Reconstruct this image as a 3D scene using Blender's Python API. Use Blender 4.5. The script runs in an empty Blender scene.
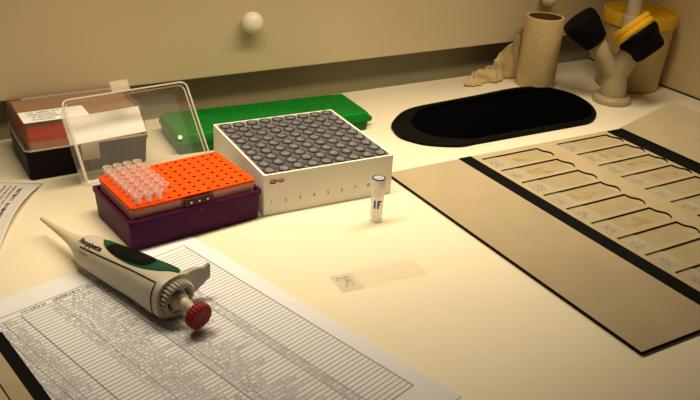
import bpy, bmesh, math, random
from mathutils import Vector, Matrix
from mathutils.geometry import delaunay_2d_cdt
random.seed(7)
S = bpy.context.scene
COL = S.collection
R = math.radians
PI = math.pi

# ------------------------------------------------------------------ camera
cd = bpy.data.cameras.new('camera'); cam = bpy.data.objects.new('camera', cd); COL.objects.link(cam)
pitch, roll = 0.4558, 0.0599
fw = Vector((0, math.cos(pitch), -math.sin(pitch)))
up = Vector((0, math.sin(pitch), math.cos(pitch)))
rt = Vector((1, 0, 0))
r2 = rt*math.cos(roll) + up*math.sin(roll)
u2 = -rt*math.sin(roll) + up*math.cos(roll)
M = Matrix((r2, u2, -fw)).transposed().to_4x4()
M.translation = (0, 0, 0.3418)
cam.matrix_world = M
cd.sensor_width = 36; cd.lens = 818.6/700*36
cd.clip_start = 0.01
S.camera = cam

# ------------------------------------------------------------------ world, lights, exposure
wd = bpy.data.worlds.new('world'); S.world = wd; wd.use_nodes = True
wd.node_tree.nodes['Background'].inputs[0].default_value = (1.0, 0.82, 0.55, 1)
wd.node_tree.nodes['Background'].inputs[1].default_value = 0.04

def lamp(name, kind, loc, target, power, color, **kw):
    l = bpy.data.lights.new(name, kind); o = bpy.data.objects.new(name, l); COL.objects.link(o)
    o.location = loc
    o.rotation_euler = (Vector(target)-Vector(loc)).to_track_quat('-Z', 'Y').to_euler()
    l.energy = power; l.color = color
    for k, v in kw.items(): setattr(l, k, v)
    return o
TUBE = (math.cos(R(31.9)), math.sin(R(31.9)))
LU, LN, LZ = 0.41, 0.61, 0.42
lt = lamp('cabinet_tube_lamp', 'AREA', (LU*TUBE[0]-LN*TUBE[1], LU*TUBE[1]+LN*TUBE[0], LZ), (0, 0, 0), 2.0, (1.0, 0.81, 0.56),
     shape='RECTANGLE', size=0.74, size_y=0.06, spread=R(109))
lt.rotation_euler = (0, 0, R(31.9))

vs = S.view_settings
vs.view_transform = 'Standard'; vs.look = 'None'; vs.gamma = 1; vs.use_curve_mapping = False
vs.exposure = 0.0

# ------------------------------------------------------------------ materials
MATS = {}
def nodes_of(name):
    m = bpy.data.materials.new(name); m.use_nodes = True
    nt = m.node_tree
    return m, nt, nt.nodes['Principled BSDF'], nt.nodes['Material Output']
def mat(name, col, rough=.5, noise=0.0, scale=60, bump=0.0, bscale=200, metal=0, spec=.5, stretch=None, coat=0, sss=0):
    """Principled material with a procedural colour mottling and bump."""
    m, nt, b, out = nodes_of(name)
    b.inputs['Roughness'].default_value = rough; b.inputs['Metallic'].default_value = metal
    b.inputs['Specular IOR Level'].default_value = spec
    b.inputs['Coat Weight'].default_value = coat
    tc = nt.nodes.new('ShaderNodeTexCoord'); src = tc.outputs['Object']
    if stretch:
        mp = nt.nodes.new('ShaderNodeMapping'); mp.inputs['Scale'].default_value = stretch
        nt.links.new(src, mp.inputs[0]); src = mp.outputs[0]
    n = nt.nodes.new('ShaderNodeTexNoise'); n.inputs['Scale'].default_value = scale; n.inputs['Detail'].default_value = 5
    nt.links.new(src, n.inputs['Vector'])
    r = nt.nodes.new('ShaderNodeValToRGB')
    r.color_ramp.elements[0].position = .3; r.color_ramp.elements[1].position = .7
    lo = [max(0, c*(1-noise)) for c in col]; hi = [min(1, c*(1+noise)) for c in col]
    r.color_ramp.elements[0].color = (*lo, 1); r.color_ramp.elements[1].color = (*hi, 1)
    nt.links.new(n.outputs['Fac'], r.inputs['Fac']); nt.links.new(r.outputs['Color'], b.inputs['Base Color'])
    if bump:
        n2 = nt.nodes.new('ShaderNodeTexNoise'); n2.inputs['Scale'].default_value = bscale; n2.inputs['Detail'].default_value = 3
        nt.links.new(src, n2.inputs['Vector'])
        bp = nt.nodes.new('ShaderNodeBump'); bp.inputs['Strength'].default_value = bump; bp.inputs['Distance'].default_value = .001
        nt.links.new(n2.outputs['Fac'], bp.inputs['Height']); nt.links.new(bp.outputs['Normal'], b.inputs['Normal'])
    MATS[name] = m
    return m
def clear(name, tint=(1, 1, 1), body=(.9, .9, .9), amount=.25, rough=.15, gloss=.12):
    """Thin clear or frosted plastic: see-through, a little milky, glossy."""
    m, nt, b, out = nodes_of(name)
    nt.nodes.remove(b)
    t = nt.nodes.new('ShaderNodeBsdfTransparent'); t.inputs[0].default_value = (*tint, 1)
    d = nt.nodes.new('ShaderNodeBsdfDiffuse'); d.inputs[0].default_value = (*body, 1)
    g = nt.nodes.new('ShaderNodeBsdfGlossy'); g.inputs['Roughness'].default_value = rough
    tc = nt.nodes.new('ShaderNodeTexCoord'); n = nt.nodes.new('ShaderNodeTexNoise'); n.inputs['Scale'].default_value = 40
    nt.links.new(tc.outputs['Object'], n.inputs['Vector'])
    mr = nt.nodes.new('ShaderNodeMapRange')
    mr.inputs['To Min'].default_value = amount*.85; mr.inputs['To Max'].default_value = amount*1.15
    nt.links.new(n.outputs['Fac'], mr.inputs['Value'])
    a = nt.nodes.new('ShaderNodeMixShader'); nt.links.new(mr.outputs[0], a.inputs[0])
    nt.links.new(t.outputs[0], a.inputs[1]); nt.links.new(d.outputs[0], a.inputs[2])
    f = nt.nodes.new('ShaderNodeFresnel'); f.inputs['IOR'].default_value = 1.45
    mu = nt.nodes.new('ShaderNodeMath'); mu.operation = 'MULTIPLY_ADD'
    mu.inputs[1].default_value = .8; mu.inputs[2].default_value = gloss*.2
    ge = nt.nodes.new('ShaderNodeNewGeometry'); inv = nt.nodes.new('ShaderNodeMath'); inv.operation = 'SUBTRACT'
    inv.inputs[0].default_value = 1; nt.links.new(ge.outputs['Backfacing'], inv.inputs[1])
    fm = nt.nodes.new('ShaderNodeMath'); fm.operation = 'MULTIPLY'
    nt.links.new(f.outputs[0], fm.inputs[0]); nt.links.new(inv.outputs[0], fm.inputs[1])
    nt.links.new(fm.outputs[0], mu.inputs[0])
    c = nt.nodes.new('ShaderNodeMixShader'); nt.links.new(mu.outputs[0], c.inputs[0])
    nt.links.new(a.outputs[0], c.inputs[1]); nt.links.new(g.outputs[0], c.inputs[2])
    nt.links.new(c.outputs[0], out.inputs['Surface'])
    MATS[name] = m
    return m

mat('worktop', (.84, .77, .58), .42, .02, 9, .03, 60)
mat('panel', (.67, .56, .34), .5, .03, 8, .04, 300)
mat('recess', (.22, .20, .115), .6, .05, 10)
mat('side_wall', (.66, .52, .28), .5, .03, 6, .04, 300)
mat('knob_white', (.88, .84, .66), .35)
mat('black_rubber', (.0035, .0035, .003), .6, .2, 80, spec=.06)
mat('black_pit', (.003, .003, .003), .8, spec=.1)
mat('card_beige', (.42, .345, .215), .75, .05, 30, .06, 500, spec=.2)
mat('card_tray', (.46, .38, .225), .7, .06, 40, .04, 400, spec=.2)
mat('card_edge', (.013, .009, .006), .8, .2, 200, spec=.1)
mat('black_tape', (.004, .004, .004), .6, .2, 100, .1, 800, spec=.06)
mat('paper', (.80, .815, .85), .8, .01, 20, .02, 200, spec=.2)
mat('paper_grey', (.74, .71, .66), .8, .02, 20, .02, 200, spec=.2)
mat('ink', (.045, .038, .03), .8, spec=.1)
mat('ink_soft', (.10, .09, .08), .8, spec=.1)
mat('purple', (.058, .0035, .040), .45, .12, 60, spec=.10)
mat('maroon', (.10, .006, .012), .4, .1, 80)
mat('orange', (.86, .080, .003), .5, .04, 50, spec=.12)
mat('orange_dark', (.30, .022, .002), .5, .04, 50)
mat('red_orange', (.50, .030, .003), .5, .12, 60)
mat('black_base', (.006, .0022, .0035), .45, .2, 60, spec=.10)
mat('green', (.001, .115, .010), .4, .15, 60, spec=.15)
mat('green_lid', (.001, .175, .014), .4, .1, 60, spec=.15)
mat('box_white', (.86, .84, .76), .6, .03, 30, .05, 300, spec=.3)
mat('divider', (.46, .43, .30), .8, .08, 60)
mat('cap_ring', (.035, .035, .050), .5)
mat('cap_insert', (.145, .152, .18), .55, .5, 300)
mat('insert_pale', (.40, .42, .50), .5, .3, 300)
mat('vial_body', (.62, .60, .50), .5)
mat('ink_purple', (.03, .012, .30), .6)
mat('tan_film', (.36, .23, .14), .6, .05, 40)
mat('red_mark', (.35, .03, .02), .6)
mat('label_white', (.93, .95, .92), .7, .02, 40)
mat('pip_body', (.54, .49, .37), .38, .03, 40, spec=.45)
mat('pip_nose', (.60, .54, .37), .4, .02, 40, spec=.4)
mat('pip_green', (.002, .062, .026), .35, .15, 80, spec=.25)
mat('pip_black', (.003, .004, .004), .4, spec=.05)
mat('pip_grey', (.40, .385, .33), .45, .04, 60)
mat('pip_dial', (.36, .34, .27), .45, .04, 60)
mat('knob_red', (.25, .006, .010), .5, .1, 100, spec=.2)
mat('kraft', (.62, .47, .23), .85, .08, 60, 1.0, 330, spec=.1)
mat('core_brown', (.16, .07, .025), .9, .1, 50, spec=.1)
mat('tissue', (.60, .48, .25), .85, .05, 60, .5, 200, spec=.1)
mat('tap_grey', (.42, .34, .19), .4, .05, 40, spec=.4)
mat('pipe_grey', (.36, .31, .22), .35, .05, 40, spec=.4)
mat('yellow', (.78, .45, .012), .4, .06, 50)
mat('bucket', (.56, .43, .19), .5, .06, 30)
mat('tag_grey', (.30, .27, .18), .7)
clear('clear_lid', (.97, .96, .94), (.88, .84, .72), .10, .12, .15)
clear('clear_lid_closed', (.93, .86, .78), (.60, .42, .30), .10, .3, .1)
clear('clear_rim', (.95, .95, .9), (.92, .86, .72), .55, .2, .4)
clear('clear_tab', (.95, .95, .9), (.85, .78, .62), .3, .15, .3)
clear('frosted_skirt', (1, .90, .86), (.98, .50, .40), .5, .3, .05)
clear('tube_clear', (1, .98, .96), (.97, .90, .84), .33, .15, .3)
clear('vial_clear', (1, 1, .98), (.94, .94, .88), .6, .3, .3)
clear('slide_glass', (.998, .998, .992), (.85, .8, .6), .01, .05, .05)
clear('slide_frost', (1, 1, 1), (.88, .84, .70), .10, .4, 0)
clear('clasp_red', (.8, .5, .5), (.075, .004, .006), .90, .4, 0)
# worktop wear: small dark specks, seen as soft dirt
def stain_glass():
    m, nt, b, out = nodes_of('stained_section')
    nt.nodes.remove(b)
    t = nt.nodes.new('ShaderNodeBsdfTransparent'); d = nt.nodes.new('ShaderNodeBsdfDiffuse')
    d.inputs[0].default_value = (.55, .40, .10, 1)
    tc = nt.nodes.new('ShaderNodeTexCoord'); n = nt.nodes.new('ShaderNodeTexNoise'); n.inputs['Scale'].default_value = 70
    n.inputs['Detail'].default_value = 6
    oi = nt.nodes.new('ShaderNodeObjectInfo'); ad = nt.nodes.new('ShaderNodeVectorMath'); ad.operation = 'ADD'
    nt.links.new(tc.outputs['Object'], ad.inputs[0]); nt.links.new(oi.outputs['Random'], ad.inputs[1])
    nt.links.new(ad.outputs[0], n.inputs['Vector'])
    mr = nt.nodes.new('ShaderNodeMapRange'); mr.inputs['From Min'].default_value = .45; mr.inputs['From Max'].default_value = .75
    mr.inputs['To Max'].default_value = .55
    nt.links.new(n.outputs['Fac'], mr.inputs['Value'])
    a = nt.nodes.new('ShaderNodeMixShader'); nt.links.new(mr.outputs[0], a.inputs[0])
    nt.links.new(t.outputs[0], a.inputs[1]); nt.links.new(d.outputs[0], a.inputs[2])
    nt.links.new(a.outputs[0], out.inputs['Surface']); MATS['stain'] = m
stain_glass()

# ------------------------------------------------------------------ mesh helpers
def obj(name, bm, mats, parent=None, loc=None, rz=None, smooth=40, bevel=0):
    if isinstance(mats, str): mats = [mats]
    bmesh.ops.remove_doubles(bm, verts=bm.verts, dist=1e-6)
    bmesh.ops.recalc_face_normals(bm, faces=bm.faces)
    me = bpy.data.meshes.new(name); bm.to_mesh(me); bm.free()
    for m in mats: me.materials.append(MATS[m])
    if smooth:
        me.shade_smooth(); me.set_sharp_from_angle(angle=R(smooth))
    o = bpy.data.objects.new(name, me); COL.objects.link(o)
    if parent: o.parent = parent
    if loc is not None: o.location = loc
    if rz is not None: o.rotation_euler = (0, 0, rz)
    if bevel:
        b = o.modifiers.new('bevel', 'BEVEL'); b.width = bevel; b.segments = 2; b.limit_method = 'ANGLE'
    return o
def tag(o, label=None, cat=None, group=None, kind=None):
    if label: o['label'] = label
    if cat: o['category'] = cat
    if group: o['group'] = group
    if kind: o['kind'] = kind
    return o
def thing(name, label, cat, loc=(0, 0, 0), rz=0, group=None):
    o = bpy.data.objects.new(name, None); COL.objects.link(o)
    o.empty_display_size = .02
    o.location = loc; o.rotation_euler = (0, 0, rz)
    return tag(o, label, cat, group)
def B(): return bmesh.new()
def box(bm, x0, x1, y0, y1, z0, z1, mi=0, T=None):
    v = [bm.verts.new(p) for p in ((x0,y0,z0),(x1,y0,z0),(x1,y1,z0),(x0,y1,z0),(x0,y0,z1),(x1,y0,z1),(x1,y1,z1),(x0,y1,z1))]
    for f in ((0,3,2,1),(4,5,6,7),(0,1,5,4),(1,2,6,5),(2,3,7,6),(3,0,4,7)):
        fc = bm.faces.new([v[i] for i in f]); fc.material_index = mi
    if T is not None:
        for q in v: q.co = T @ q.co
    return bm
def loft(bm, rings, cap0=True, cap1=True, mi=0, closed=True, mis=None):
    vr = [[bm.verts.new(p) for p in r] for r in rings]
    n = len(vr[0])
    for k in range(len(vr)-1):
        for i in range(n if closed else n-1):
            j = (i+1) % n
            f = bm.faces.new((vr[k][i], vr[k][j], vr[k+1][j], vr[k+1][i])); f.material_index = mis[k] if mis else mi
    if cap0: f = bm.faces.new(list(reversed(vr[0]))); f.material_index = mis[0] if mis else mi
    if cap1: f = bm.faces.new(vr[-1]); f.material_index = mis[-1] if mis else mi
    return vr
def rr(x0, x1, y0, y1, r, z, n=4):
    pts = []
    for cx, cy, a0 in ((x1-r,y1-r,0),(x0+r,y1-r,90),(x0+r,y0+r,180),(x1-r,y0+r,270)):
        for k in range(n+1):
            a = R(a0+90*k/n); pts.append(Vector((cx+r*math.cos(a), cy+r*math.sin(a), z)))
    return pts
def ring(r, z, n=24, c=(0, 0)):
    return [Vector((c[0]+r*math.cos(2*PI*i/n), c[1]+r*math.sin(2*PI*i/n), z)) for i in range(n)]
def lathe(bm, prof, n=24, T=None, c=(0, 0), cap0=True, cap1=True, mi=0, mis=None):
    rings = [ring(r, z, n, c) for r, z in prof]
    if T is not None: rings = [[T @ p for p in r] for r in rings]
    return loft(bm, rings, cap0, cap1, mi, mis=mis)
def frame(origin, zdir, xhint=(1, 0, 0)):
    z = Vector(zdir).normalized(); x = Vector(xhint); x = (x - z*x.dot(z)).normalized(); y = z.cross(x)
    m = Matrix((x, y, z)).transposed().to_4x4(); m.translation = origin
    return m
def tube(bm, pts, r, n=8, closed=False, mi=0):
    pts = [Vector(p) for p in pts]; N = len(pts); rings = []
    for i, p in enumerate(pts):
        a = pts[(i-1) % N] if (closed or i > 0) else p
        b = pts[(i+1) % N] if (closed or i < N-1) else p
        d = (b-a).normalized()
        h = Vector((0, 0, 1)) if abs(d.z) < .9 else Vector((1, 0, 0))
        x = d.cross(h).normalized(); y = d.cross(x)
        rings.append([p + r*(x*math.cos(2*PI*k/n) + y*math.sin(2*PI*k/n)) for k in range(n)])
    if closed: rings.append(rings[0])
    loft(bm, rings, not closed, not closed, mi)
def plate(bm, outer, holes, ztop, zbot, wall=1, sides=True, bottom=None):
    """flat sheet with cut-outs; hole walls get material index `wall`."""
    loops = [[bm.verts.new((p[0], p[1], ztop)) for p in outer]] + [[bm.verts.new((p[0], p[1], ztop)) for p in h] for h in holes]
    allv = [v for l in loops for v in l]; ed = []; base = 0
    for l in loops:
        ed += [(base+i, base+(i+1) % len(l)) for i in range(len(l))]; base += len(l)
    vo, eo, fo, ov, oe, of = delaunay_2d_cdt([Vector((v.co.x, v.co.y)) for v in allv], ed, [], 0, 1e-9)
    back = {k: allv[o[0]] for k, o in enumerate(ov) if o}
    def inside(pt, poly):
        r = False; n = len(poly)
        for i in range(n):
            (x1, y1), (x2, y2) = poly[i][:2], poly[(i+1) % n][:2]
            if (y1 > pt[1]) != (y2 > pt[1]) and pt[0] < (x2-x1)*(pt[1]-y1)/(y2-y1)+x1: r = not r
        return r
    bb = [(min(p[0] for p in h), max(p[0] for p in h), min(p[1] for p in h), max(p[1] for p in h)) for h in holes]
    for f in fo:
        c = (vo[f[0]]+vo[f[1]]+vo[f[2]])/3
        if not inside(c, outer): continue
        if any(b[0] < c.x < b[1] and b[2] < c.y < b[3] and inside(c, h) for b, h in zip(bb, holes)): continue
        try: bm.faces.new([back[q] for q in f])
        except (KeyError, ValueError): pass
    for k, l in enumerate(loops):
        if k == 0 and not sides: continue
        lo = [bm.verts.new((v.co.x, v.co.y, zbot)) for v in l]
        for i in range(len(l)):
            j = (i+1) % len(l)
            f = bm.faces.new((l[i], l[j], lo[j], lo[i])); f.material_index = wall if k else 0
        if k and bottom is not None:
            f = bm.faces.new(lo); f.material_index = bottom
def text_mesh(s, size, bold=0):
    cu = bpy.data.curves.new('txt', 'FONT'); cu.body = s; cu.size = size; cu.offset = size*bold; cu.resolution_u = 2
    o = bpy.data.objects.new('txt', cu); COL.objects.link(o)
    bpy.context.view_layer.update()
    dg = bpy.context.evaluated_depsgraph_get()
    me = o.evaluated_get(dg).to_mesh()
    vs_ = [v.co.copy() for v in me.vertices]; fs = [tuple(p.vertices) for p in me.polygons]
    o.evaluated_get(dg).to_mesh_clear()
    bpy.data.objects.remove(o); bpy.data.curves.remove(cu)
    return vs_, fs
def add_text(bm, s, size, fn, mi=0, bold=0):
    v, f = text_mesh(s, size, bold)
    bv = [bm.verts.new(fn(p.x, p.y)) for p in v]
    for q in f:
        try: fc = bm.faces.new([bv[i] for i in q]); fc.material_index = mi
        except ValueError: pass
def scribble(bm, x0, x1, y, h, z, mi=0, rnd=random, fill=.85, tr=None):
    """a run of tiny illegible glyph strokes along x at height y."""
    x = x0
    while x < x1 - h*.3:
        w = h*rnd.uniform(.35, .6)
        if rnd.random() < fill:
            k = rnd.randint(0, 3)
            bars = [[(0, .25*w, 0, h), (0, w, .4*h, .6*h)], [(0, w, 0, .22*h), (.35*w, .62*w, 0, h)],
                    [(0, w, .78*h, h), (.7*w, w, 0, h), (0, w, 0, .2*h)], [(0, .3*w, 0, h), (.7*w, w, 0, h), (0, w, .4*h, .6*h)]][k]
            for a, b, c, d in bars:
                pts = [(x+a, y+c, z), (x+b, y+c, z), (x+b, y+d, z), (x+a, y+d, z)]
                if tr: pts = [tr(*p) for p in pts]
                f = bm.faces.new([bm.verts.new(p) for p in pts]); f.material_index = mi
        x += w + h*.16
ORD = ['first','second','third','fourth','fifth','sixth','seventh','eighth','ninth','tenth','eleventh','twelfth']

# ------------------------------------------------------------------ the setting
PH = R(31.9)                       # the bench runs at this angle to the view
U = Vector((math.cos(PH), math.sin(PH), 0)); N = Vector((-math.sin(PH), math.cos(PH), 0))
def bench(u, n, z=0): return U*u + N*n + Vector((0, 0, z))
WALL_N, PANEL_N, WALL_U = 0.866, 0.8433, 0.960
hole_c = (0.1785, 0.9575); hole_t = R(25.9)
OVAL = [(-.1352,-.0571),(-.1336,-.0759),(-.1266,-.0951),(-.1122,-.1066),(-.0944,-.1133),(-.0614,-.1120),(-.0377,-.0987),(.003,-.0742),(.0458,-.0486),(.0906,-.0216),
        (.1097,-.0083),(.1204,.0107),(.1252,.0289),(.1250,.0578),(.1152,.0885),(.0974,.1083),(.077,.1165),(.0494,.1127),(.0196,.0958),(-.0187,.0666),(-.0644,.034),(-.1076,.0019),(-.1245,-.0221)]
def smooth_loop(P, k=4):
    out = []; n = len(P)
    for i in range(n):
        p0, p1, p2, p3 = (Vector(P[(i+q) % n]) for q in (-1, 0, 1, 2))
        for m in range(k):
            t = m/k
            q = .5*((2*p1)+(p2-p0)*t+(2*p0-5*p1+4*p2-p3)*t*t+(3*p1-p0-3*p2+p3)*t**3)
            out.append((q.x, q.y))
    return out
oval = smooth_loop(OVAL)
def oval_at(f, dx=0, dy=0): return [(x*f+dx, y*f+dy) for x, y in oval]
bm = B()
o4 = [bench(-1.0, -.2), bench(WALL_U, -.2), bench(WALL_U, WALL_N), bench(-1.0, WALL_N)]
plate(bm, [(p.x, p.y) for p in o4], [[(hole_c[0]+x, hole_c[1]+y) for x, y in oval_at(.985)]], 0, -.03, wall=0)
tag(obj('worktop', bm, 'worktop', smooth=0), kind='structure')
def slab(name, u0, u1, n0, n1, z0, z1, m, bevel=0):
    bm = B(); box(bm, u0, u1, n0, n1, z0, z1)
    o = obj(name, bm, m, rz=PH, smooth=0, bevel=bevel)
    return tag(o, kind='structure')
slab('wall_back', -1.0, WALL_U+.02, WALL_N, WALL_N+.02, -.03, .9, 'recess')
slab('wall_right', WALL_U, WALL_U+.02, -.2, WALL_N, 0, .9, 'side_wall')
slab('trim_1', WALL_U-.002, WALL_U, -.2, WALL_N, 0, .0016, 'card_edge')
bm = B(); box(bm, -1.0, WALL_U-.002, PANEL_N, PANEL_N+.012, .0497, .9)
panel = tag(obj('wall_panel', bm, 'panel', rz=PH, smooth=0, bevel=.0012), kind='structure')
def panel_knob(u, z):
    bm = B()
    lathe(bm, [(.006,0),(.006,.004),(.0095,.0055),(.0118,.009),(.0125,.013),(.0115,.017),(.0085,.0205),(.004,.0222),(.0005,.0226)], 24)
    o = obj('panel_knob', bm, 'knob_white', panel)
    o.matrix_local = frame(Vector((u, PANEL_N, z)), (0, -1, 0))
    o['label'] = 'round cream knob'
panel_knob(.3754, .1112); panel_knob(.8199, .1114)

# ------------------------------------------------------------------ black oval opening in the worktop
t = thing('oval_chute', 'black rubber-rimmed oval opening sunk in the cream worktop', 'opening', (*hole_c, 0))
bm = B()
so, si = oval, oval_at(.895, .009, .007)
lv = lambda pts, z: [Vector((x, y, z)) for x, y in pts]
s2 = oval_at(.985)
loft(bm, [lv(so, .0002), lv(so, .0035), lv(s2, .0045), lv(si, .0042), lv(si, -.0015)], False, False)
obj('rim', bm, 'black_rubber', t)
bm = B()
s3 = oval_at(.900, .009, .007)
loft(bm, [lv(s3, -.0015), lv(s3, -.09)], False, True)
obj('well', bm, 'black_pit', t)

# ------------------------------------------------------------------ slide folder
fx, fy, ft = .0364, .7577, -1.0161
fold = thing('slide_folder', 'open beige cardboard slide folder with black tape hinges on the worktop', 'slide folder', (fx, fy, 0), ft)
LF = .3318; ZT = .0039; ZF = .0019
bm = B(); box(bm, 0, LF, 0, .0902, .0004, .0035)
for f in bm.faces:
    f.material_index = 0 if f.normal.z > .9 or abs(f.calc_center_median().z-.0035) < 1e-5 else 1
fl = obj('cover_flap', bm, ['card_beige', 'card_edge'], fold, smooth=0)
bm = B(); box(bm, .0, LF, .0898, .1058, .0004, .0041); obj('hinge_tape', bm, 'black_tape', fold, smooth=0)
bm = B(); box(bm, .005, LF+.005, .3055, .3285, .0004, .0045); obj('hinge_tape', bm, 'black_tape', fold, smooth=0)
def pocket(a, b):
    # a: far edge; the slide lies from a+.001 to a+.027; thumb notch wave at the far right corner
    w = [(.0268, .0795), (.0255, .0812), (.0225, .0835), (.0195, .0850), (.0165, .0855), (.0135, .0845), (.0110, .0825), (.0080, .0803), (.0050, .0796), (0, .0790)]
    return [(a, b), (a+.0268, b)] + [(a+p, b+q) for p, q in w]
rows = [.0105+.0320*k for k in range(10)]
cols = [.1120, .2195]
holes = [pocket(a, b) for b in cols for a in rows]
bm = B()
plate(bm, [(0, .1058), (LF, .1058), (LF+.003, .3050), (.003, .3050)], holes, ZT, ZF, wall=1)
v4 = [bm.verts.new(p) for p in ((0,.1058,ZF),(LF,.1058,ZF),(LF+.003,.3045,ZF),(.003,.3045,ZF))]
f = bm.faces.new(v4); f.material_index = 0
box(bm, .0002, LF, .106, .3043, .0004, ZF-.0003, 1)
tray = obj('slide_tray', bm, ['card_tray', 'card_edge'], fold, smooth=0)
# second cover flap, tilted up off the bench
g = R(14)
bm = B(); box(bm, .005, LF+.005, 0, .088, 0, .0042)
for f in bm.faces: f.material_index = 0 if abs(f.calc_center_median().z-.0042) < 1e-5 else 1
f2 = obj('cover_flap', bm, ['card_beige', 'card_edge'], fold, smooth=0)
f2.location = (0, .3290, .0015); f2.rotation_euler = (g, 0, 0)
# specimen slides in the pockets
def slide_bm(tissue=True):
    bm = B(); box(bm, -.0128, .0128, 0, .0755, 0, .001); return bm
def make_slide(loc, rz, label, group, seed):
    rnd = random.Random(seed)
    root = thing('microscope_slide', label, 'microscope slide', loc, rz, group)
    obj('glass', slide_bm(), 'slide_glass', root, smooth=0)
    bm = B(); box(bm, -.0126, .0126, .0005, .0195, .00105, .00115)
    fr = obj('frosted_end', bm, 'slide_frost', root, smooth=0)
    bm = B()
    # writing runs along the short side, read from the left
    for k in range(3):
        scribble(bm, .003, .003+rnd.uniform(.006, .0125), -.005+.0042*k - .002, .0015, .00125, rnd=rnd, fill=.6, tr=lambda x, y, z: (-y, x, z))
    obj('writing', bm, 'ink_soft', fr, smooth=0)
    return root
for ci, b in enumerate(cols):
    for k, a in enumerate(rows):
        if (ci == 0 and k > 8) or (ci == 1 and k > 5): continue
        c, s = math.cos(ft), math.sin(ft)
        la, lb = a+.0136, b+.0012
        P = (fx+la*c-lb*s, fy+la*s+lb*c, ZF+.0002)
        lab = 'labelled glass slide, %s from the back in the %s column of the folder' % (ORD[k], 'left' if ci == 0 else 'right')
        r_ = make_slide(P, ft, lab, 'slides in the folder', 10*ci+k)
        if (ci, k) in ((0, 0), (0, 3), (1, 1), (1, 2), (0, 1), (1, 3), (0, 5)):
            rnd = random.Random(k*7+ci)
            bm = B(); n = 22; cx, cy = 0, .042+rnd.uniform(-.004, .01)
            pts = [Vector((cx+.0085*(1+.25*math.sin(3*q+k))*math.cos(q), cy+.017*(1+.2*math.sin(2*q+ci))*math.sin(q), .00112)) for q in [2*PI*i/n for i in range(n)]]
            bm.faces.new([bm.verts.new(p) for p in pts])
            o = obj('tissue_section', bm, 'stain', r_, smooth=0); o['label'] = 'yellow stained specimen smear'

# ------------------------------------------------------------------ loose slide on the bench
r_ = thing('microscope_slide', 'single clear glass slide with a handwritten white end, lying alone on the worktop', 'microscope slide', (-.0016, .5338, .0003), R(27.0))
bm = B(); box(bm, 0, .076, 0, .026, 0, .001); obj('glass', bm, 'slide_glass', r_, smooth=0)
bm = B(); box(bm, .0005, .020, .0005, .0255, .00105, .00115); fr = obj('frosted_end', bm, 'slide_frost', r_, smooth=0)
bm = B(); rnd = random.Random(3)
for k in range(3): scribble(bm, .0035+.0015*k, .0035+rnd.uniform(.010, .015), .0175-.0055*k, .0021, .00125, rnd=rnd, fill=.7)
obj('writing', bm, 'ink_soft', fr, smooth=0)

# ------------------------------------------------------------------ printed record sheet (A4)
px, py, pt = -.1429, .6171, -.7271
sheet = thing('record_sheet', 'large printed table sheet lying under the pipette and purple box', 'paper sheet', (px, py, 0), pt)
bm = B(); box(bm, 0, .297, -.210, 0, .0002, .0005); obj('page', bm, 'paper', sheet, smooth=0)
bm = B(); ZP = .0006
def quad(bm, a0, a1, b0, b1, mi=0):
    f = bm.faces.new([bm.verts.new(p) for p in ((a0,b0,ZP),(a1,b0,ZP),(a1,b1,ZP),(a0,b1,ZP))]); f.material_index = mi
# paper frame: a runs down the page, b towards the right edge
A0, A1, BR_, BL_ = .0285, .2690, -.0145, -.203
lw = .00042
def bline(b, w=lw, a0=A0, a1=A1, mi=0): quad(bm, a0, a1, b-w/2, b+w/2, mi)
def aline(a, b0=BL_, b1=BR_, w=lw, mi=0): quad(bm, a-w/2, a+w/2, b0, b1, mi)
aline(A0-.006, BL_, BR_, .0005); aline(A1, w=.0006)
for b in (BR_, BL_): bline(b, .0006, A0-.006)
for b in (-.0480, -.0555, -.0935, -.1000, -.1330, -.1600, -.1735, -.1800, -.1870): bline(b, .00055 if b in (-.16, -.1) else .00035)
pitch_a = .00378
na = int((A1-A0)/pitch_a)+1
for k in range(na+1):
    a = A0 + k*(A1-A0)/na
    aline(a, w=.00042)
rnd = random.Random(11)
tr = lambda x, y, z: (-y, x, z)         # text reads along +b
def para(b0, b1, a, h, fill=.9, mi=0):
    scribble(bm, b0, b1, -a, h, ZP+.00002, 1, rnd, fill*.72, tr)
for (b0, b1) in ((-.198, -.178), (-.158, -.105), (-.128, -.02)):
    para(b0, b0+(b1-b0)*.8, A0-.0012, .0034)
for k in range(na):
    a = A0 + (k+1)*(A1-A0)/na - .0011
    h = .0016
    for b0, b1, fr_ in ((-.202,-.1875,.9), (-.1865,-.1805,1), (-.1795,-.174,1), (-.1728,-.1605,.62)):
        para(b0, b0+(b1-b0)*fr_, a, h)
    para(-.1395, -.1335, a, h); para(-.1322, -.1277, a, h)
    if k < 57:
        para(-.1270, -.1270+rnd.uniform(.45, 1.0)*.0260, a, h)
        para(-.0925, -.0925+rnd.uniform(.35, 1.0)**1.3*.036, a, h)
    para(-.0993, -.0938, a, h)
    if k > 8: para(-.0550, -.0484, a, h, .9)
obj('printed_table', bm, ['ink', 'ink_soft'], sheet, smooth=0)

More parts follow.
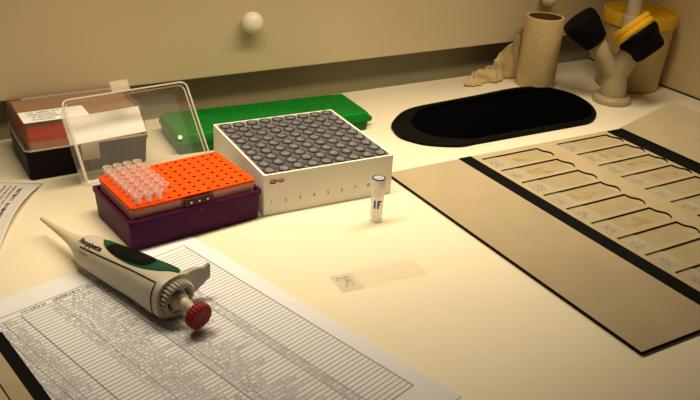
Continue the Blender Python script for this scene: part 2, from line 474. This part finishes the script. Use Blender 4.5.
# ------------------------------------------------------------------ curled sheet at the left
tX = Vector((.09, -.996, 0)); pX = Vector((-.996, -.07, 0))
C0 = Vector((-.2896, .6925, 0))
def sheet_pt(i, j):            # i along the right edge towards the viewer, j to the left
    lift = .0065*math.exp(-j/.018)*math.sin(PI*min(1, max(0, i/.135)))**.8 + .0006
    return C0 + tX*i + pX*j + Vector((-.004*math.exp(-j/.02)*math.sin(PI*min(1, i/.13)), 0, lift))
bm = B()
I = [.21*k/30 for k in range(31)]; J = [0, .003, .006, .010, .015, .022, .032, .05, .08, .12]
gv = [[bm.verts.new(sheet_pt(i, j)) for j in J] for i in I]
for a in range(len(I)-1):
    for b in range(len(J)-1): bm.faces.new((gv[a][b], gv[a+1][b], gv[a+1][b+1], gv[a][b+1]))
o2 = thing('printed_sheet', 'curled printed paper sheet at the left edge, in front of the closed box', 'paper sheet', (0, 0, 0))
pg = obj('page', bm, 'paper_grey', o2)
so_ = pg.modifiers.new('thick', 'SOLIDIFY'); so_.thickness = .0003; so_.offset = -1
bm = B(); rnd = random.Random(5)
def on2(x, y, z):
    q = sheet_pt(x, y); return (q.x, q.y, q.z+.0003)
for j, h, m_ in ((.0135, .0042, 0), (.021, .0022, 1), (.026, .0022, 1), (.031, .0022, 1), (.040, .003, 0), (.047, .002, 1)):
    scribble(bm, .006+rnd.uniform(0, .004), .075+rnd.uniform(0, .05), j, h, 0, m_, rnd, .92, on2)
obj('printed_text', bm, ['ink', 'ink_soft'], o2, smooth=0)

# ------------------------------------------------------------------ black-edged board, lower left corner
d = Vector((.072, -.082, 0)).normalized()
ang = math.atan2(d.y, d.x)
bd = thing('edged_board', 'beige board with a thick black edge strip, lower left corner beside the table sheet', 'board', (-.2312, .4548, 0), ang)
bm = B(); box(bm, -.0005, .16, -.0085, 0, .0008, .0032); obj('edge_strip', bm, 'black_tape', bd, smooth=0)
bm = B(); box(bm, .0, .16, -.0195, -.0085, .0008, .0030); obj('board', bm, 'card_beige', bd, smooth=0)
bm = B(); box(bm, .0, .16, -.0203, -.0195, .0008, .0031); obj('edge_strip', bm, 'card_edge', bd, smooth=0)
bm = B(); box(bm, .0, .16, -.06, -.0203, .0008, .0028); obj('board', bm, 'card_tray', bd, smooth=0)

# ------------------------------------------------------------------ tube racks: purple (open) and black (closed)
TH = R(38.2)
PL, PW = .122, .080
def hollow(bm, x0, x1, y0, y1, z0, z1, w, r, tap=0, mi=0):
    loft(bm, [rr(x0+tap, x1-tap, y0+tap, y1-tap, r, z0), rr(x0, x1, y0, y1, r, z1), rr(x0+w, x1-w, y0+w, y1-w, max(r-w, .0005), z1),
              rr(x0+w+tap, x1-w-tap, y0+w+tap, y1-w-tap, max(r-w, .0005), z0+w)], True, True, mi)
def rack_parts(root, base_m, plate_m, dark_m, skirt_m):
    bm = B(); hollow(bm, 0, PL, 0, PW, .0008, .0285, .0022, .004, .0016)
    loft(bm, [rr(-.0008, PL+.0008, -.0008, PW+.0008, .004, .0265), rr(-.0008, PL+.0008, -.0008, PW+.0008, .004, .030),
              rr(.0022, PL-.0022, .0022, PW-.0022, .003, .030), rr(.0022, PL-.0022, .0022, PW-.0022, .003, .0265)], False, False)
    base = obj('base', bm, base_m, root)
    i = .0045
    bm = B(); hollow(bm, i, PL-i, i, PW-i, .0285, .0385, .001, .003, 0)
    skirt = obj('tube_tray', bm, skirt_m, root)
    bm = B()
    for k in range(12):
        lathe(bm, [(.0030, .0290), (.0034, .0375)], 8, c=(.0115+.009*k, i+.0055), cap0=True, cap1=False)
    for k in range(1, 8):
        lathe(bm, [(.0030, .0290), (.0034, .0375)], 8, c=(i+.0055, .0085+.009*k), cap0=True, cap1=False)
    obj('well', bm, skirt_m, skirt)
    i = .0040
    out = [(p.x, p.y) for p in rr(i, PL-i, i, PW-i, .003, 0)]
    hs = []
    for kx in range(12):
        for ky in range(8):
            c = (.0115+.009*kx, .0085+.009*ky)
            hs.append([(p.x, p.y) for p in ring(.00165, 0, 8, c)])
    bm = B(); plate(bm, out, hs, .0405, .0380, wall=1)
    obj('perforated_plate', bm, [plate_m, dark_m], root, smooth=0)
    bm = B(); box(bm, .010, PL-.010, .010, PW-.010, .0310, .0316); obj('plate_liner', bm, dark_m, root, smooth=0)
    return base
F0 = Vector((-.1744, .5740, 0))
rack = thing('tube_rack', 'open purple tube rack with orange perforated top and raised clear lid', 'tube rack', F0, TH)
rack.scale = (1.005, 1.0, .93)
base = rack_parts(rack, 'purple', 'orange', 'orange_dark', 'frosted_skirt')
# front clasp
bm = B(); box(bm, .0485, .0755, .0008, .0030, .0300, .0385)
cl = obj('clasp', bm, 'clasp_red', rack, smooth=0, bevel=.0006)
bm = B()
for k in range(3): lathe(bm, [(.0009, 0), (.0009, .0004)], 10, T=frame(Vector((.0545+.0075*k, .0008, .0345)), (0, -1, 0)))
obj('clasp_rivet', bm, 'label_white', cl)
bm = B(); tube(bm, [(.060, -.0012, .0262), (.064, -.0012, .0262)], .0014); obj('latch_catch', bm, base.data.materials[0].name, base)
# open lid: hinge along the back edge, leaning back
al = R(54)
def lid_frame():
    # local lid coords: x along the rack, y from hinge to free edge (w), z from mouth to crown (d)
    w = Vector((0, math.cos(al), math.sin(al))); dn = Vector((0, math.sin(al), -math.cos(al)))
    m = Matrix((Vector((1, 0, 0)), w, dn)).transposed().to_4x4(); m.translation = (0, PW, .0305)
    return m
LX0, LX1, LW = -.0035, .1150, .0835
def lid_bm(x0, x1, y0, y1, depth, th=.0011, tap=.003, r=.006):
    bm = B()
    rings = [rr(x0, x1, y0, y1, r, 0, 5), rr(x0+tap*.9, x1-tap*.9, y0+tap*.9, y1-tap*.9, r, depth*.93, 5), rr(x0+tap*1.6, x1-tap*1.6, y0+tap*1.6, y1-tap*1.6, r, depth, 5)]
    # panel step in the crown
    s = tap*1.6+.009
    rings += [rr(x0+s, x1-s, y0+s, y1-s, r*.6, depth, 5), rr(x0+s+.001, x1-s-.001, y0+s+.001, y1-s-.001, r*.6, depth-.0015, 5)]
    loft(bm, rings, False, True)
    return bm
lid = obj('lid', lid_bm(LX0, LX1, 0, LW, .0285), 'clear_lid', rack); lid.matrix_local = lid_frame()
bm = B(); tube(bm, rr(LX0, LX1, 0, LW, .006, .0003, 5), .0008, 8, True)
tube(bm, rr(LX0+.0022, LX1-.0022, .0022, LW-.0022, .006, .0035, 5), .0006, 6, True)
obj('lid_rim', bm, 'clear_rim', lid)
bm = B(); box(bm, .043, .0605, LW-.0005, LW+.0115, .0004, .0018)
for x in (.0475, .0560): box(bm, x-.0012, x+.0012, LW-.0005, LW+.004, -.0006, .0028)
tb = obj('latch_tab', bm, 'clear_tab', lid, smooth=0, bevel=.0005)
bm = B(); lathe(bm, [(.0022, 0), (.0022, .0012), (.0012, .0016)], 14, c=(.1035, .036)); 
o = obj('sticker_dot', bm, 'label_white', lid); o.location = (-.0005, -.003, .0255)
bm = B(); box(bm, .001, .0735, .0465, .0735, .0291, .0293)
o = obj('paper_label', bm, 'label_white', lid, smooth=0); o['label'] = 'plain white paper label'
bm = B()
for x in (.015, .098):
    tube(bm, [(x-.006, PW+.0012, .0300), (x+.006, PW+.0012, .0300)], .0018)
obj('hinge', bm, base.data.materials[0].name, rack)

# closed black rack
BK = Vector((-.3032, .694, 0)); TB = R(32.5)
brack = thing('tube_rack', 'closed black tube rack with clear lid and orange insert, far left on the worktop', 'tube rack', BK, TB)
brack.scale = (.95, 1.05, 1)
b2 = rack_parts(brack, 'black_base', 'red_orange', 'orange_dark', 'frosted_skirt')
bm = B(); box(bm, .0045, PL-.006, .0045, PW-.006, .0410, .0535); obj('insert_block', bm, 'red_orange', brack, smooth=0)
bm = B(); box(bm, .004, PL-.0055, .004, PW-.0055, .0537, .0541); obj('insert_cover', bm, 'tan_film', brack, smooth=0)
lidc = obj('lid', lid_bm(-.0008, PL+.0008, -.0008, PW+.0008, .0275, tap=.0014), 'clear_lid_closed', brack); lidc.location = (0, 0, .0302)
bm = B(); tube(bm, rr(-.0008, PL+.0008, -.0008, PW+.0008, .006, .0008, 5), .0009, 8, True)
obj('lid_rim', bm, 'clear_tab', lidc)
bm = B(); box(bm, .0020, .0650, .0020, .030, .0277, .0279)
rnd = random.Random(21)
lab = obj('paper_label', bm, 'label_white', lidc, smooth=0)
bm = B()
for k in range(4): scribble(bm, .009+rnd.uniform(0, .004), .030+rnd.uniform(0, .018), .0235-.0060*k, .0034, .0281, 0, rnd, .9)
obj('writing', bm, 'ink_soft', lab, smooth=0)
T = Matrix.Translation((.061, -.0022, .0285)) @ Matrix.Rotation(R(-14), 4, 'X')
bm = B(); box(bm, -.009, .009, -.0016, 0, -.013, .006, T=T); obj('latch_tab', bm, 'clear_tab', brack, smooth=0, bevel=.0006)

# small open tubes standing in the purple rack
tb_rings = [(.0022, -.006), (.0026, -.001), (.0028, .0070), (.0039, .0086), (.0040, .0094), (.0034, .0094), (.0024, .0076), (.0022, -.004)]
bm = B(); lathe(bm, tb_rings, 14, cap0=True, cap1=True)
tube_me = None
c, s = math.cos(TH), math.sin(TH)
for kx in range(4):
    for ky in range(8):
        if kx == 3 and ky == 0: continue
        lx, ly = .0115+.009*kx, .0085+.009*ky
        lx *= 1.005; P = (F0.x+lx*c-ly*s, F0.y+lx*s+ly*c, .0405*.93)
        lab = 'clear open tube in the orange rack, %s column from left, %s row from front' % (ORD[kx], ORD[ky])
        if tube_me is None:
            o = obj('sample_tube', bm, 'tube_clear'); tube_me = o.data
        else:
            o = bpy.data.objects.new('sample_tube', tube_me); COL.objects.link(o)
        o.location = P; tag(o, lab, 'tube', 'clear tubes in the orange rack')

# ------------------------------------------------------------------ green rack behind
gth = R(28.2)
gr_ = thing('storage_rack', 'long green closed tube rack behind the white vial box', 'tube rack', (.0160, .8828, 0), gth)
bm = B(); loft(bm, [rr(-.222, -.001, .001, .069, .003, .0006), rr(-.223, 0, 0, .070, .003, .0125)], True, True)
obj('base', bm, 'green', gr_)
bm = B()
loft(bm, [rr(-.2245, .0012, -.001, .071, .003, .0120), rr(-.2245, .0012, -.001, .071, .003, .0140), rr(-.223, 0, .0005, .0695, .003, .0205), rr(-.221, -.002, .0025, .0675, .003, .0222)], True, True)
gl = obj('lid', bm, 'green_lid', gr_)
bm = B()
for ix in range(16):
    for iy in range(5):
        lathe(bm, [(.0022, .0221), (.0020, .0224), (.0008, .0225)], 10, c=(-.208+.0132*ix, .009+.013*iy), cap0=False)
obj('lid_dimple', bm, 'green_lid', gl)
bm = B()
loft(bm, [rr(-.001, .0090, .010, .028, .0018, .0065), rr(-.001, .0105, .009, .029, .0018, .0095), rr(-.001, .0090, .010, .028, .0018, .0125)], True, True)
obj('end_tab', bm, 'green_lid', gr_)

# ------------------------------------------------------------------ white vial box
BX = Vector((-.0768, .6526, 0)); TBX = R(29.4); W = .133; H = .0403
vb = thing('vial_box', 'white square box numbered along its front, filled with capped vials', 'box', BX, TBX)
bm = B()
loft(bm, [rr(0, W, 0, W, .0012, .0006, 2), rr(0, W, 0, W, .0012, H, 2), rr(.0022, W-.0022, .0022, W-.0022, .0006, H, 2), rr(.0022, W-.0022, .0022, W-.0022, .0006, .003, 2)], True, True)
body = obj('box_body', bm, 'box_white', vb, smooth=30)
bm = B(); pv = (W-.0050)/9
for k in range(1, 9):
    q = .0025+pv*k
    box(bm, q-.0005, q+.0005, .0024, W-.0024, .0035, .0350); box(bm, .0024, W-.0024, q-.0005, q+.0005, .0035, .0348)
obj('divider', bm, 'divider', vb, smooth=0)
bm = B()
for k in range(9):
    add_text(bm, str(k+1), .0050, lambda x, y, k=k: (.0062+pv*k+x, -.00015, .0115+y))
obj('printed_number', bm, 'ink', body, smooth=0)
bm = B()
for cx, rx, rz_ in ((.0090, .0028, .0015), (.0170, .0023, .0013)):
    pts = [(cx+rx*math.cos(2*PI*i/20), -.0004, .0330+rz_*math.sin(2*PI*i/20)+.12*rx*math.cos(2*PI*i/20)) for i in range(20)]
    tube(bm, pts, .0006 if cx < .012 else .0004, 6, True)
tube(bm, [(.0120, -.0004, .0332), (.0145, -.0004, .0332)], .0004, 6)
obj('red_emblem', bm, 'red_mark', body)
def vial_meshes(zcap):
    bm = B(); lathe(bm, [(.0040, 0), (.0053, .001), (.0055, .004), (.0055, zcap+.002)], 18); v1 = obj('tube', bm, 'vial_body')
    bm = B(); lathe(bm, [(.0059, zcap), (.0061, zcap+.0005), (.0061, zcap+.0085), (.0058, zcap+.0092)], 20, cap0=True); v2 = obj('cap', bm, 'pip_grey')
    bm = B(); rings = [ring(.0062, zcap+.0092, 20), ring(.0061, zcap+.0098, 20), ring(.0046, zcap+.0100, 20), ring(.0041, zcap+.0096, 20)]
    loft(bm, rings, False, True, mis=[0, 0, 0, 1]); v3 = obj('cap_insert', bm, ['cap_ring', 'cap_insert'])
    return v1, v2, v3
protos = None
c, s = math.cos(TBX), math.sin(TBX)
rnd = random.Random(31)
for ky in range(9):
    for kx in range(9):
        lx, ly = .0025+pv*(kx+.5)+rnd.uniform(-.0006, .0006), .0025+pv*(ky+.5)+rnd.uniform(-.0006, .0006)
        P = (BX.x+lx*c-ly*s, BX.y+lx*s+ly*c, .0038+rnd.uniform(-.0003, .0006))
        lab = 'grey-capped vial in the white box, %s row from the front, %s from the left' % (ORD[ky], ORD[kx])
        root = thing('cryovial', lab, 'vial', P, rnd.uniform(0, 6), 'capped vials in the white box')
        if protos is None:
            protos = vial_meshes(.0272); parts = protos
        else:
            parts = [q.copy() for q in protos]
            for q in parts: COL.objects.link(q)
        for q in parts: q.parent = root

# ------------------------------------------------------------------ single vial on the bench
VP = Vector((.0244, .6585, 0))
sv = thing('cryovial', 'clear capped vial with purple handwriting standing alone on the worktop', 'vial', VP, 0)
bm = B(); lathe(bm, [(.0044, .0006), (.0050, .0004), (.0054, .0012), (.0054, .004), (.0052, .0046), (.0057, .006), (.0059, .030)], 24)
vt = obj('tube', bm, 'vial_clear', sv)
bm = B(); lathe(bm, [(.0040, .0035), (.0044, .012)], 20); obj('residue', bm, 'insert_pale', vt) if False else bm.free()
bm = B(); lathe(bm, [(.0060, .0285), (.0063, .0290), (.0063, .0410), (.0060, .0420), (.0052, .0420)], 24, cap1=True); cp = obj('cap', bm, 'vial_clear', sv)
bm = B(); loft(bm, [ring(.0061, .0420, 24), ring(.0061, .0427, 24), ring(.0049, .0428, 24), ring(.0047, .0426, 24)], False, True, mis=[0, 0, 0, 1])
obj('cap_insert', bm, ['cap_ring', 'insert_pale'], cp)
bm = B()
ca = math.atan2(-VP.y, -VP.x)
def onv(x, y):
    a = ca + (x-.0036)/.0060; return (.0062*math.cos(a), .0062*math.sin(a), y)
box_pts = lambda x0, x1, y0, y1: [onv(x0, y0), onv(x1, y0), onv(x1, y1), onv(x0, y1)]
for q in ((.0008, .0024, .0145, .0225), (.0038, .0054, .0145, .0225), (.0038, .0075, .0208, .0225), (.0038, .0066, .0178, .0192)):
    x0, x1, y0, y1 = q; n = 6
    for k in range(n): bm.faces.new([bm.verts.new(p) for p in box_pts(x0+(x1-x0)*k/n, x0+(x1-x0)*(k+1)/n, y0, y1)])
o = obj('handwriting', bm, 'ink_purple', vt, smooth=0)

# ------------------------------------------------------------------ pipette
PD = math.atan2(-.59, .807)
pip = thing('pipette', 'grey handheld pipette with green inlay and red plunger, lying on the table sheet', 'pipette', (-.2069, .5537, .0004), PD)
def lerp_tab(tab, x):
    for (x0, *a), (x1, *b) in zip(tab, tab[1:]):
        if x <= x1:
            t_ = max(0, (x-x0)/(x1-x0)); t_ = t_*t_*(3-2*t_) if False else t_
            return [p_+(q_-p_)*t_ for p_, q_ in zip(a, b)]
    return list(tab[-1][1:])
#           X      cy      cz     hw(lateral) hh(height)
BODY = [(.001, .0000, .0150, .0075, .0080), (.004, .0000, .0150, .0110, .0110), (.009, .0000, .0148, .0124, .0122), (.020, .0002, .0148, .0132, .0130), (.045, .0004, .0152, .0144, .0143),
        (.075, .0004, .0162, .0157, .0157), (.092, -.0002, .0168, .0172, .0165), (.102, -.0006, .0170, .0174, .0168), (.108, -.0008, .0170, .0168, .0160)]
def sfc(X, phi, off=0):
    cy, cz, hw, hh = lerp_tab(BODY, X)
    e = 2/2.5
    c_, s_ = math.cos(phi), math.sin(phi)
    return Vector((X, cy+math.copysign(abs(c_)**e, c_)*(hw+off), cz+math.copysign(abs(s_)**e, s_)*(hh+off)))
bm = B(); nphi = 40
xs = [.001, .0025, .004, .006, .009, .014, .020, .03, .045, .06, .075, .085, .092, .098, .102, .106, .108]
loft(bm, [[sfc(x, 2*PI*i/nphi) for i in range(nphi)] for x in xs], True, True)
bd_ = obj('body', bm, 'pip_body', pip)
def patch(bm, x0, x1, plo, phi_, off, nx=24, nq=8, mi=0):
    g_ = []
    for i in range(nx+1):
        x = x0+(x1-x0)*i/nx; a, b = plo(i/nx), phi_(i/nx)
        g_.append([bm.verts.new(sfc(x, a+(b-a)*j/nq, off)) for j in range(nq+1)])
    for i in range(nx):
        for j in range(nq):
            f = bm.faces.new((g_[i][j], g_[i+1][j], g_[i+1][j+1], g_[i][j+1])); f.material_index = mi
lens = lambda t_: math.sin(PI*min(1, t_/.55)/2)**.7 if t_ < .55 else max(0, math.cos(PI*(t_-.55)/.9))**.75
bm = B()
patch(bm, .0215, .106, lambda t_: R(72-52*lens(t_)), lambda t_: R(74+48*lens(t_)*(1-.25*t_)), .0005)
gi = obj('green_inlay', bm, 'pip_green', bd_)
bm = B()
el = lambda t_: math.sqrt(max(0, 1-(2*t_-1)**2))
patch(bm, .034, .082, lambda t_: R(80-26*el(t_)), lambda t_: R(92+19*el(t_)), .0009)
obj('display_window', bm, 'pip_black', gi)
bm = B()
tube(bm, [sfc(.012+.090*k/30, R(136-10*k/30), .0002) for k in range(31)] + [sfc(.1025, R(128+8*k), .0002) for k in range(1, 14)], .00045, 6)
obj('seam', bm, 'pip_black', bd_)
bm = B()
add_text(bm, 'Finnpipette', .0066, lambda x, y: sfc(.0060+x*.92, R(121)-y/.0125, .0004), 0, .025)
obj('brand_lettering', bm, 'pip_black', bd_, smooth=0)
bm = B()
scribble(bm, .012, .024, 0, .0016, 0, 0, random.Random(2), .95, lambda x, y, z: sfc(x, R(158)-y/.0135, .0003))
obj('small_print', bm, 'ink_soft', bd_, smooth=0)
# nose cone and tip
Tn = frame(Vector((.0025, 0, .0150)), (-.0605, .0045, .0012))
bm = B()
lathe(bm, [(.0092, 0), (.0088, .003), (.0074, .008), (.0061, .013), (.0049, .019), (.0041, .026), (.0034, .034), (.0025, .046), (.0015, .0635), (.0008, .065)], 20, T=Tn)
obj('nose_cone', bm, 'pip_nose', pip)
# ribbed dial ring at the rear
Td = frame(Vector((.1075, -.0010, .0172)), (1, -.04, -.13))
bm = B()
rings = []
for z, k in ((0, .97), (.001, 1), (.005, 1), (.006, .96)):
    rings.append([Td @ Vector(((.0138+(.0007 if i % 4 < 2 else -.0005))*k*math.cos(2*PI*i/120), (.0138+(.0007 if i % 4 < 2 else -.0005))*k*math.sin(2*PI*i/120), z)) for i in range(120)])
rings.append([Td @ Vector((.0108*math.cos(2*PI*i/120), .0108*math.sin(2*PI*i/120), .0062)) for i in range(120)])
rings.append([Td @ Vector((.0100*math.cos(2*PI*i/120), .0100*math.sin(2*PI*i/120), .0045)) for i in range(120)])
loft(bm, rings, True, True)
dial = obj('dial_ring', bm, 'pip_dial', pip, smooth=30)
bm = B()
for k in range(4):
    a0 = R(20+90*k); pts = [Td @ Vector((.0085*math.cos(a0+R(9*j)), .0085*math.sin(a0+R(9*j)), .0047)) for j in range(6)]
    tube(bm, pts, .0007, 6)
obj('dial_slot', bm, 'pip_black', dial)
bm = B(); lathe(bm, [(.0062, .004), (.0062, .0085), (.0048, .0095), (.0045, .0150), (.0037, .0160), (.0037, .0260)], 20, T=Td); obj('plunger_stem', bm, 'pip_nose', pip)
Tk = frame(Vector((.1305, -.0022, .0138)), (1, -.06, -.13))
bm = B(); rings = []
for z, r in ((0, .0075), (.0004, .0095), (.0030, .0099), (.0055, .0098), (.0068, .0090), (.0072, .0070)):
    rings.append([Tk @ Vector(((r+(.0002 if i % 4 < 2 else -.0002))*math.cos(2*PI*i/96), (r+(.0002 if i % 4 < 2 else -.0002))*math.sin(2*PI*i/96), z)) for i in range(96)])
rings.append([Tk @ Vector((.004*math.cos(2*PI*i/96), .004*math.sin(2*PI*i/96), .0067)) for i in range(96)])
loft(bm, rings, True, True); obj('plunger_button', bm, 'knob_red', pip, smooth=30)
# curved finger hook
bm = B(); hk = []
for k in range(13):
    t_ = k/12
    y = .010 + .0255*t_; x = .099 + .006*t_*t_
    top = .0235 + .003*math.sin(t_*PI*.9) + (.0040*max(0, t_-.85)/.15)
    bot = .004 + .0125*t_**2.2
    th_ = .0026*(1-.4*t_)
    hk.append([Vector((x-th_, y, bot)), Vector((x+th_, y, bot)), Vector((x+th_, y, top)), Vector((x-th_, y, top))])
loft(bm, hk, True, True); obj('finger_hook', bm, 'pip_grey', pip, bevel=.0008)

# ------------------------------------------------------------------ paper roll and crumpled tissue
rp = Vector((.2455, 1.0950, 0))
rl = thing('paper_roll', 'upright beige paper roll with brown core, behind the black oval', 'paper roll', rp, 0)
bm = B()
prof = [(.0225, .0006), (.0257, .0006), (.0262, .004), (.0260, .05), (.0262, .0925), (.0255, .0950), (.0222, .0950), (.0215, .0935)]
lathe(bm, prof, 40, cap0=True, cap1=False); pr = obj('paper_winding', bm, 'kraft', rl)
bm = B(); lathe(bm, [(.0222, .0945), (.0212, .0940), (.0208, .010)], 32, cap0=False, cap1=True); obj('core', bm, 'core_brown', rl)

def bench_of(x, y): q = Vector((x, y, 0)); return q.dot(U), q.dot(N)
# crumpled sheet of tissue leaning between the roll and the wall
bm = B()
TU0, TU1 = .688, .800
prof = [(0, .003), (.08, .009), (.13, .018), (.17, .010), (.22, .017), (.32, .021), (.44, .028), (.56, .036), (.64, .046), (.70, .056), (.82, .066), (1.0, .072)]
gu, gz = 56, 16; rnd = random.Random(9)
ph_ = [rnd.uniform(0, 6) for _ in range(6)]
gv = []
for i in range(gu+1):
    t_ = i/gu; h = lerp_tab(prof, t_)[0]*(1+.05*math.sin(61*t_))
    row = []
    for j in range(gz+1):
        q = j/gz
        nn = .8335 + .0035*math.sin(17*t_+ph_[0]+2.2*q) + .0016*math.sin(47*t_+3*q+ph_[1]) + .0014*math.sin(9*q+20*t_) - (1-q)**2*.010*(1-t_)
        nn = min(nn, .8415)
        row.append(bm.verts.new(bench(TU0+(TU1-TU0)*t_ + .0025*math.sin(5*q+ph_[2]+8*t_)*(1-q*.5), nn, .0012+h*q)))
    gv.append(row)
for i in range(gu):
    for j in range(gz): bm.faces.new((gv[i][j], gv[i+1][j], gv[i+1][j+1], gv[i][j+1]))
# loose twisted end lying on the bench
o = obj('crumpled_tissue', bm, 'tissue', smooth=60)
so_ = o.modifiers.new('thick', 'SOLIDIFY'); so_.thickness = .0007
tag(o, 'crumpled beige tissue slumped between the paper roll and the back panel', 'tissue')

# ------------------------------------------------------------------ twin lab tap with black knobs
tp = Vector((.3375, 1.0415, 0))
tap = thing('lab_tap', 'grey Y-shaped bench tap with two black knobs and a yellow collar', 'tap', tp, 0)
bm = B(); lathe(bm, [(.0245, .0004), (.0250, .002), (.0248, .006), (.0225, .0085), (.0170, .0095)], 36, cap1=True); obj('base_flange', bm, 'tap_grey', tap)
bm = B(); lathe(bm, [(.0165, .009), (.0170, .013), (.0162, .024), (.0150, .030), (.0145, .040)], 30)
J0 = Vector((0, 0, .034))
def arm(bm, a, b, r0, r1): lathe(bm, [(r0*.6, -r0*.4), (r0, 0), (r1, (b-a).length)], 24, T=frame(a, b-a))
LE = Vector((-.036, .002, .079)); arm(bm, J0, LE, .0135, .0120)
RE = Vector((.016, -.006, .085)); arm(bm, J0, RE, .0140, .0130)
obj('tap_body', bm, 'tap_grey', tap)
dl = (LE-J0).normalized()
def knob_bm(T, prof, lobes=3, amp=.05):
    bm = B(); n = 60; rings = []
    for r, z in prof:
        rings.append([T @ Vector((r*(1+amp*math.cos(lobes*2*PI*i/n))*math.cos(2*PI*i/n), r*(1+amp*math.cos(lobes*2*PI*i/n))*math.sin(2*PI*i/n), z)) for i in range(n)])
    loft(bm, rings, True, True); return bm
T = frame(LE-dl*.003, dl+Vector((-.06, 0, -.1)))
ob = obj('knob', knob_bm(T, [(.0130, 0), (.0165, .0015), (.0190, .012), (.0225, .026), (.0232, .035), (.0215, .0395), (.015, .0405)]), 'black_rubber', tap)
ax = Vector((.60, -.38, -.66)).normalized()
KC = Vector((.007, -.006, .099))
T = frame(KC, ax)
bm = B(); rings = []
lathe(bm, [(.0250, -.008), (.0268, -.007), (.0268, -.002), (.0258, -.0012), (.0258, .000), (.0272, .001), (.0272, .005), (.0262, .0058), (.0256, .0075)], 40, T=T)
obj('yellow_collar', bm, 'yellow', tap)
T2 = frame(KC+ax*.0075, ax)
obj('knob', knob_bm(T2, [(.0250, 0), (.0262, .004), (.0240, .011), (.0215, .017), (.0210, .026), (.0185, .031), (.013, .0325)], 3, .09), 'black_rubber', tap)
bm = B()
PB = KC - ax*.007
lathe(bm, [(.0115, 0), (.0115, .012), (.009, .0135)], 24, T=frame(PB+Vector((.002, .004, -.004)), (.10, .10, 1)))
lathe(bm, [(.0090, .010), (.0092, .20)], 20, T=frame(PB+Vector((.002, .004, -.004)), (.07, .10, 1)))
obj('riser_pipe', bm, 'pipe_grey', tap)

# ------------------------------------------------------------------ yellow-rimmed bucket
bp = Vector((.3785, 1.1190, 0))
bk = thing('bucket', 'beige bucket with a yellow rim lid in the back right corner', 'bucket', bp, 0)
bm = B()
lathe(bm, [(.0400, .0006), (.0420, .003), (.0470, .094), (.0455, .094), (.0405, .005)], 48, cap0=True, cap1=True)
obj('pail', bm, 'bucket', bk)
bm = B()
lathe(bm, [(.0470, .089), (.0492, .0895), (.0498, .101), (.0488, .1060), (.0465, .1060), (.0460, .1000), (.0300, .0985), (.0290, .1010), (.0240, .1010), (.0230, .0985)], 48, cap0=False, cap1=True)
obj('lid', bm, 'yellow', bk)
